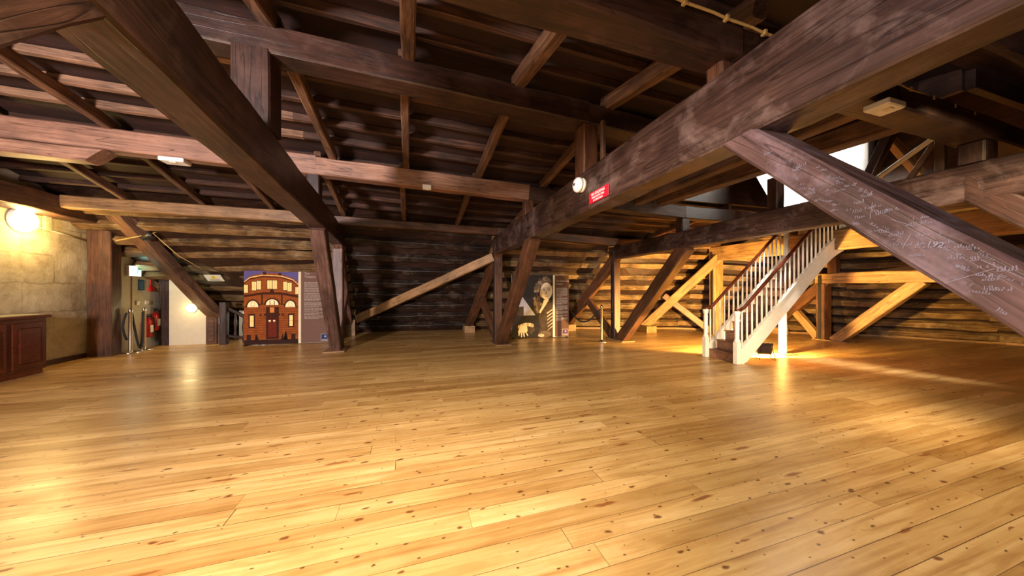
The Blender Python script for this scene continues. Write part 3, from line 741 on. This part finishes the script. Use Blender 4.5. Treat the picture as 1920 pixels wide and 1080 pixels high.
def draw_portrait(w, h):
    mats = [C('ground', (.022, .018, .016), .5), C('pale_curtain', (.36, .34, .38), .3), C('hair', (.11, .075, .045), .6), C('skin', (.70, .57, .41), .1), C('coat', (.055, .036, .022), .7), C('coat_light', (.44, .32, .2), .4), C('linen', (.62, .53, .43), .3), C('hair_light', (.22, .155, .095), .4), C('skin_shade', (.42, .3, .19), .2)]
    mb = MB()
    def X(px): return (px - 150) / 535 * w
    def Y(py): return .02 + (1 - (py - 140) / 830) * h
    def pg(pts, mi, z): mb.poly([(X(a), Y(b), z) for a, b in pts], mi)
    def el(cx, cy, rx, ry, mi, z, a0=0, n=22): pg([(cx + rx * math.cos(2 * math.pi * i / n), cy - ry * math.sin(2 * math.pi * i / n)) for i in range(n)], mi, z)
    Z = [.001 + .0005 * i for i in range(12)]
    pg([(150, 970), (685, 970), (685, 140), (150, 140)], 0, Z[0])
    pg([(152, 680), (455, 675), (250, 380), (152, 420)], 1, Z[1])
    pg([(152, 680), (300, 680), (300, 560), (220, 560), (210, 590), (152, 600)], 4, Z[2])
    pg([(480, 960), (684, 960), (684, 480), (640, 470), (540, 560), (490, 700), (520, 820)], 4, Z[2])
    rnd = random.Random(11)
    for k in range(58):                                             # curls of hair
        a = rnd.uniform(.05, 1.35) * math.pi; r = rnd.uniform(.75, 1.15)
        cx, cy = 580 + 115 * r * math.cos(a), 370 - 170 * r * math.sin(a) + (60 if a > math.pi else 0)
        if cx > 655: continue
        el(cx, cy, rnd.uniform(14, 30), rnd.uniform(16, 34), rnd.choice((2, 2, 2, 7, 4)), Z[3] + k * .00002)
    for k in range(26):
        el(rnd.uniform(440, 505), rnd.uniform(380, 640), rnd.uniform(10, 22), rnd.uniform(14, 30), rnd.choice((2, 2, 4, 7)), Z[3] + .0013 + k * .00002)
    ZF = Z[3] + .002
    el(598, 355, 78, 115, 3, ZF)
    el(530, 380, 16, 60, 8, ZF + .0003)
    for cx in (565, 632):
        el(cx, 338, 20, 9, 8, ZF + .0003); el(cx, 339, 8, 6, 0, ZF + .0006); pg([(cx - 24, 318), (cx + 24, 316), (cx + 22, 310), (cx - 20, 311)], 2, ZF + .0006)
    pg([(590, 345), (600, 345), (612, 395), (584, 398)], 8, ZF + .0003)
    pg([(578, 425), (620, 423), (612, 434), (586, 435)], 8, ZF + .0006)
    pg([(565, 472), (635, 462), (590, 540), (520, 650), (500, 636), (545, 540)], 6, ZF + .0003)
    for k in range(6):                                              # folds of cloth
        y = 600 + k * 45; pg([(600 + k * 4, y + 45), (680, y - 10), (680, y + 8), (610, y + 60)], 5, ZF)
    pg([(150, 970), (470, 970), (470, 700), (150, 690)], 0, Z[4])
    pg([(220, 830), (300, 770), (420, 800), (450, 870), (400, 930), (340, 900), (250, 850)], 4, ZF)
    for k in range(7): el(245 + k * 28, 826 - 30 * math.sin(k / 6 * 2.6), 20, 26, 6 if k % 2 else 5, ZF + .0004 + k * .00002)
    pg([(250, 822), (300, 800), (345, 826), (352, 880), (330, 905), (250, 900), (238, 870)], 3, ZF + .0007)
    for k, (x0, x1, y1, wd) in enumerate(((246, 238, 950, 9), (270, 272, 966, 10), (296, 306, 964, 10), (322, 352, 950, 9))):
        pg([(x0 - wd, 885), (x0 + wd, 885), (x1 + wd * .6, y1 - 8), (x1, y1), (x1 - wd * .6, y1 - 8)], 3, ZF + .0008 + .0001 * k)
        pg([(x0 + wd, 890), (x0 + wd + 3, 890), (x1 + wd * .6 + 3, y1 - 12), (x1 + wd * .6, y1 - 12)], 8, ZF + .0013)
    pg([(245, 850), (228, 880), (232, 915), (242, 905), (250, 880)], 3, ZF + .0009)
    el(575, 930, 85, 45, 2, ZF + .0002); el(530, 945, 40, 22, 5, ZF + .0004)
    return mb, mats

exhibit((-4.12, 10.02, 0), (-2.02, 9.82, 0), 2.06, 'tall display panel with a colour dusk photograph of a stone building', .60, C('logo_blue', (.02, .04, .14)), draw_building, ['The', 'Theatre'])
exhibit((2.86, 9.02, 0), (4.60, 8.78, 0), 1.87, 'display panel with a sepia portrait picture and brown text column', .715, C('logo_purple', (.08, .03, .09)), draw_portrait, ['The Sheldonian', 'Theatre'], side_col=C('dark_brown_panel', (.10, .05, .032)))

# ------------------------------------------------------------------ staircase
sc = thing('staircase', 'white painted wooden staircase with mahogany handrails rising to the right', 'staircase', (6.1, 5.0, 0))
X0, YR, YL = 6.12, 4.66, 5.36; NR = 15; RISE = .19; RUN = .228
for i in range(NR - 1):
    x = X0 + .06 + i * RUN
    mb = MB(); mb.box((x + .012, (YR + YL) / 2, RISE * (i + .5)), (.022, YL - YR - .06, RISE)); mb.build('riser', TREAD, sc, T(0, 0, 0))
    mb = MB(); mb.box((0, 0, 0), (YL - YR - .06, RUN + .04, .03), ch=.008)
    mb.build('tread', TREAD, sc, T(x + RUN / 2 - .008, (YR + YL) / 2, RISE * (i + 1) - .015) @ Matrix.Rotation(math.radians(90), 4, 'Z'))
XT = X0 + .06 + (NR - 1) * RUN; ZT = RISE * NR
mb = MB(); mb.box((XT + .6, (YR + YL) / 2, ZT - .05), (1.2, YL - YR + .1, .1)); mb.build('landing', TREAD, sc)
pitch = RISE / RUN
def zl(x): return max(0, (x - X0 - .06) * pitch)
for y, side in ((YR, -1), (YL, 1)):
    # closed string, eased to level at the top on the near side
    top = []; bot = []
    xe = XT if side < 0 else X0 + 2.5
    n = 30
    for i in range(n + 1):
        x = X0 + .04 + (xe - X0 - .04) * i / n
        ez = 0
        if side < 0 and x > XT - .75:
            q = (x - (XT - .75)) / .75; ez = -.16 * q * q
        top.append((x, zl(x) + .26 + ez)); bot.append((x, max(0, zl(x) - .12 + ez * 1.2)))
    mb = MB()
    for k in range(n):
        for (ya, yb) in ((y - .02, y + .02),):
            a, b, c, d = top[k], top[k + 1], bot[k + 1], bot[k]
            mb.add([(a[0], ya, a[1]), (b[0], ya, b[1]), (c[0], ya, c[1]), (d[0], ya, d[1]), (a[0], yb, a[1]), (b[0], yb, b[1]), (c[0], yb, c[1]), (d[0], yb, d[1])],
                   [(0, 1, 2, 3), (7, 6, 5, 4), (0, 4, 5, 1), (3, 2, 6, 7)] + ([(0, 3, 7, 4)] if k == 0 else []) + ([(1, 5, 6, 2)] if k == n - 1 else []))
    for k in range(n): 
        a, b = top[k], top[k + 1]; mb.add([(a[0], y - .035, a[1]), (b[0], y - .035, b[1]), (b[0], y + .035, b[1]), (a[0], y + .035, a[1]), (a[0], y - .035, a[1] + .025), (b[0], y - .035, b[1] + .025), (b[0], y + .035, b[1] + .025), (a[0], y + .035, a[1] + .025)],
               [(0, 1, 2, 3), (7, 6, 5, 4), (0, 4, 5, 1), (3, 2, 6, 7)])
    mb.build('string', WHITE, sc)
    # newels
    for xn, zb_ in ((X0, 0), (xe + .04, zl(xe) - .05)):
        mb = MB(); mb.box((xn, y, zb_ + .22), (.105, .105, .44), ch=.012)
        mb.lathe([(.05, .44), (.058, .46), (.04, .5), (.042, .9), (.036, .94), (.052, .96), (.052, .99), (.06, 1.0), (.06, 1.04), (.0, 1.05)], (xn, y, zb_), n=16)
        mb.build('newel_post', WHITE, sc)
    # handrail
    hp = [(X0 - .03, y, 1.05), (X0 + .08, y, 1.06), (X0 + .2, y, zl(X0 + .2) + 1.0)]
    for i in range(1, 14): x = X0 + .2 + (xe - X0 - .2) * i / 13; hp.append((x, y, zl(x) + 1.0 - (.1 * ((x - XT + .5) / .5) ** 2 if side < 0 and x > XT - .5 else 0)))
    mb = MB(); mb.tube(hp, .033, 10); mb.build('handrail', MAHOG, sc)
    x = X0 + .13
    while x < xe - .03:
        ez = -.16 * ((x - (XT - .75)) / .75) ** 2 if side < 0 and x > XT - .75 else 0
        zt_ = zl(x) + 1.0 - .02; zb2 = zl(x) + .28 + ez
        mb = MB(); mb.tube([(x, y, zb2), (x, y, zt_)], [.019, .016], 8); mb.build('baluster', WHITE, sc)
        x += .137
sc['label'] = 'white painted wooden staircase with mahogany handrails rising to the right'
mb = MB(); mb.box((8.04, 5.06, .75), (.11, .11, 1.5), ch=.01); mb.build('support_post', WHITE, sc)
mb = MB(); mb.box((8.04, 5.06, .012), (.36, .36, .024), ch=.004); mb.build('support_base', YELLOWOAK, sc)

# floodlight under the stair, turned to the back
fl = thing('floodlight', 'black floodlight on wire legs on the floor under the staircase', 'floodlight', (7.12, 4.82, 0))
aim = Vector((.46, .86, .24)).normalized(); yv = Vector((-aim.y, aim.x, 0)).normalized(); zv = aim.cross(yv)
MF = axes(aim, yv, zv, (7.12, 4.82, .23))
mb = MB(); mb.box((0, 0, 0), (.07, .27, .25), ch=.012); mb.box((-.045, 0, 0), (.03, .19, .17), ch=.01); mb.build('housing', BLACKP, fl, MF)
mb = MB(); mb.box((.037, 0, 0), (.004, .23, .21)); mb.build('lamp_glass', HEAD, fl, MF)
mb = MB()
for sgn_ in (-1, 1):
    q = Vector((7.12, 4.82, .23)) + yv * .145 * sgn_
    mb.tube([q, q - aim * .1 + Vector((0, 0, -.22))], .007); mb.tube([q, q + aim * .1 + Vector((0, 0, -.225))], .007)
    mb.tube([q - aim * .1 + Vector((0, 0, -.222)), q + aim * .1 + Vector((0, 0, -.225))], .007)
mb.build('stand', IRON, fl)

# ------------------------------------------------------------------ fittings on the beams
def tface(P, w, y, z): return P(y, z, -w / 2)
sg = thing('no_smoking_sign', 'red sign with white lettering on the near face of the big tie beam', 'sign', tface(P2, .25, 3.07, 2.5))
Ms = axes(Vector((-.037, -1, 0)).normalized(), (0, 0, 1), Vector((-1, .037, 0)).normalized(), tface(P2, .25, 3.07, 2.53) + Vector((-.016, 0, 0)))
mb = MB(); mb.box((0, 0, 0), (.40, .125, .006), ch=.002); mb.build('plate', REDP, sg, Ms)
text('lettering', 'NO SMOKING', .044, LETTER, sg, Ms @ T(-.01, .03, .004), sx=1.0)
text('lettering', 'SMOKE DETECTORS', .03, LETTER, sg, Ms @ T(-.01, -.008, .004), sx=.95)
text('lettering', 'IN OPERATION', .03, LETTER, sg, Ms @ T(-.01, -.042, .004), sx=.95)
bl = thing('alarm_bell', 'round white alarm bell on the big tie beam left of the red sign', 'alarm bell', tface(P2, .25, 3.43, 2.72))
Rb = Matrix.Rotation(math.radians(-90), 3, 'Y').to_4x4()
Mb = T(tface(P2, .25, 3.43, 2.74) + Vector((-.012, 0, 0))) @ Rb
mb = MB(); mb.lathe([(0, 0), (.085, 0), (.085, .035), (.06, .045), (0, .045)], n=24); mb.build('base', CREAMP, bl, Mb)
mb = MB(); mb.lathe([(.085, .05), (.09, .055), (.088, .085), (.07, .105), (.03, .118), (0, .12)], n=28); mb.build('gong', PLASTIC, bl, Mb)
mb = MB(); mb.lathe([(.016, .118), (.016, .126), (0, .127)], n=12); mb.build('centre_screw', BLACKP, bl, Mb)
def box_light(c, d, label, R=None):
    t = thing('emergency_light', label, 'emergency light', c)
    mb = MB(); mb.box(c, d, R, ch=.008); mb.build('casing', PLASTIC, t)
    mb = MB(); mb.box((c[0], c[1] - d[1] * .15, c[2] - d[2] / 2 - .004), (d[0] * .25, d[1] * .3, .008), R); mb.build('sensor', CREAMP, t)
box_light((-3.38, 6.13, 3.41), (.3, .2, .06), 'white box light under the pinkish purlin at upper left')
box_light((.28, 5.91, 3.30), (.15, .05, .09), 'small white box light on the middle purlin near the picture centre')
box_light((3.2, 5.7, 3.10), (.2, .14, .05), 'flat white light under the dark purlin just right below the red sign')
box_light((3.52, 1.5, 2.91), (.22, .15, .05), 'white box light hanging under the dark purlin with the yellow cable')
mb = MB(); mb.tube([(3.6, 1.5, 2.93), (3.72, 1.49, 2.98), (3.7, 1.5, 3.1)], .006); tag(mb.build('light_flex', BLACKP), 'thin dark flex feeding the hanging white box light', 'cable')
mb = MB(); pts = []
for i in range(40):
    x = 1.0 + i * .11; pts.append((x, 1.50, 3.22 - (x - 1.0) * .037 + .004 * math.sin(i * 2.1)))
mb.tube(pts, .009, 6)
for i in range(2, 40, 3): mb.box(pts[i], (.02, .03, .03))
tag(mb.build('cable', BRASS), 'yellow cable clipped along the dark purlin at upper right', 'cable')

# chalk graffiti on the near strut (a part of the truss)
def stroke(mb, pts, wd):
    for (a, b) in zip(pts, pts[1:]):
        d = math.hypot(b[0] - a[0], b[1] - a[1]) or 1; nx, nz = -(b[1] - a[1]) / d * wd / 2, (b[0] - a[0]) / d * wd / 2
        mb.poly([(a[0] + nx, 0, a[1] + nz), (b[0] + nx, 0, b[1] + nz), (b[0] - nx, 0, b[1] - nz), (a[0] - nx, 0, a[1] - nz)])
def hand(mb, x, z, ang, nl, h, rnd, wd):
    ca, sa = math.cos(ang), math.sin(ang); cx = 0
    for k in range(nl):
        hh = h * rnd.choice((.5, .55, .5, 1, 1.1)); ww = h * rnd.uniform(.25, .4); t0 = rnd.uniform(0, 1); pts = []
        for q in range(9):
            a = -math.pi / 2 + q / 8 * rnd.choice((1.6, 2, 2)) * math.pi
            u = cx + q / 8 * h * .42 + ww * .6 * math.cos(a); v = hh * (.5 + .5 * math.sin(a))
            pts.append((x + u * ca - v * sa, z + u * sa + v * ca))
        stroke(mb, pts, wd); cx += h * .45
        if rnd.random() < .17: cx += h * .5
rnd = random.Random(21); mb = MB()
for k in range(95):
    x = rnd.gauss(1.05, .32); z = rnd.uniform(-.07, .055)
    if x < .42 or x > 1.75: continue
    hand(mb, x, z, rnd.choice((.75, .8, .7, .2)) + rnd.uniform(-.12, .12), rnd.randint(3, 7), rnd.uniform(.008, .016), rnd, rnd.uniform(.0005, .0010))
for (x, z, L, a) in ((1.03, .04, .07, -.9), (1.13, .02, .08, .2), (1.13, -.03, .08, .2), (1.22, .01, .06, -1.2), (1.42, -.07, .12, 1.2), (1.42, .045, .12, .1)):
    ca, sa = math.cos(a), math.sin(a)
    mb.poly([(x, 0, z), (x + L * ca, 0, z + L * sa), (x + L * ca - .0015 * sa, 0, z + L * sa + .0015 * ca), (x - .0015 * sa, 0, z + .0015 * ca)])
Mst = WM[s2.name]
mb.build('chalk_graffiti', CHALK, s2, Mst @ T(0, -.1275, 0), recalc=False)
text('chalk_graffiti', '192', .03, CHALK, s2, Mst @ axes(Vector((.88, 0, .47)), Vector((-.47, 0, .88)), (0, -1, 0), (1.3, -.128, .02)), ext=.0002)

# ------------------------------------------------------------------ lights
def point(loc, power, col, r=.08):
    l = bpy.data.lights.new('lamp_light', 'POINT'); l.energy = power; l.color = col; l.shadow_soft_size = r
    o = bpy.data.objects.new('lamp_light', l); link(o, None, T(loc)); return o
def area(loc, target, size, power, col, sy=None, spread=math.pi):
    l = bpy.data.lights.new('unseen_area_light', 'AREA'); l.energy = power; l.color = col; l.size = size
    if sy: l.shape = 'RECTANGLE'; l.size_y = sy
    l.spread = spread
    o = bpy.data.objects.new('unseen_area_light', l)
    d = (Vector(target) - Vector(loc)).normalized(); q = d.to_track_quat('-Z', 'Y')
    link(o, None, T(loc) @ q.to_matrix().to_4x4()); return o
def spot(loc, target, power, col, ang, blend=.4, r=.05):
    l = bpy.data.lights.new('spot_beam', 'SPOT'); l.energy = power; l.color = col; l.spot_size = math.radians(ang); l.spot_blend = blend; l.shadow_soft_size = r
    o = bpy.data.objects.new('spot_beam', l)
    d = (Vector(target) - Vector(loc)).normalized()
    link(o, None, T(loc) @ d.to_track_quat('-Z', 'Y').to_matrix().to_4x4()); return o
YEL = (1, .66, .22)
point((-6.3, 8.17, 2.5), 62, YEL, .15)
point((-5.5, 10.3, .85), 3, (1, .74, .3), .1)
point((-4.2, 10.95, .6), 6, (1, .85, .65), .1)
spot(Vector((7.12, 4.82, .22)) + aim * .08, Vector((7.12, 4.82, .22)) + aim, 3200, (1, .60, .17), 168, .25)
spot((5.6, 4.0, 5.6), (6.95, 4.1, 4.1), 2600, (1, .96, .88), 46, .4, .2)  # added spot standing in for lantern daylight on the white boarding
# key lamp at the left, then unseen fill lights added around the viewpoint
area((-4.3, -1.4, 2.1), (-1.0, 5, 2.0), .5, 1150, (1, .86, .84), .9)
area((-.6, .6, 2.85), (.4, 3.2, 0), .9, 125, (1, .86, .64), .9, spread=2.3)  # unseen fill added overhead to brighten the floor
area((4.3, .9, 2.85), (4.8, 2.2, 0), .8, 36, (1, .78, .46), .8, spread=2.3)  # second added fill, lifts the dark floor at the right
area((4.4, -.3, 1.6), (6.7, 5.2, 1.0), .6, 78, (1, .80, .54), .6, spread=1.3)  # unseen light added to brighten the front of the staircase

w = bpy.data.worlds.new('dim'); S.world = w; w.use_nodes = True
w.node_tree.nodes['Background'].inputs[0].default_value = (.02, .014, .01, 1); w.node_tree.nodes['Background'].inputs[1].default_value = 1

# ------------------------------------------------------------------ camera and view
cam = bpy.data.cameras.new('camera'); cam.sensor_width = 36; cam.lens = 600 / 1920 * 36; cam.clip_start = .05
co = bpy.data.objects.new('camera', cam); COL.objects.link(co)
co.location = (0, 0, 1.5); co.rotation_euler = (math.radians(90), 0, math.radians(-17.6))
S.camera = co
S.view_settings.view_transform = 'Standard'; S.view_settings.look = 'None'; S.view_settings.exposure = 0.0; S.view_settings.gamma = 1
S.view_settings.use_curve_mapping = False
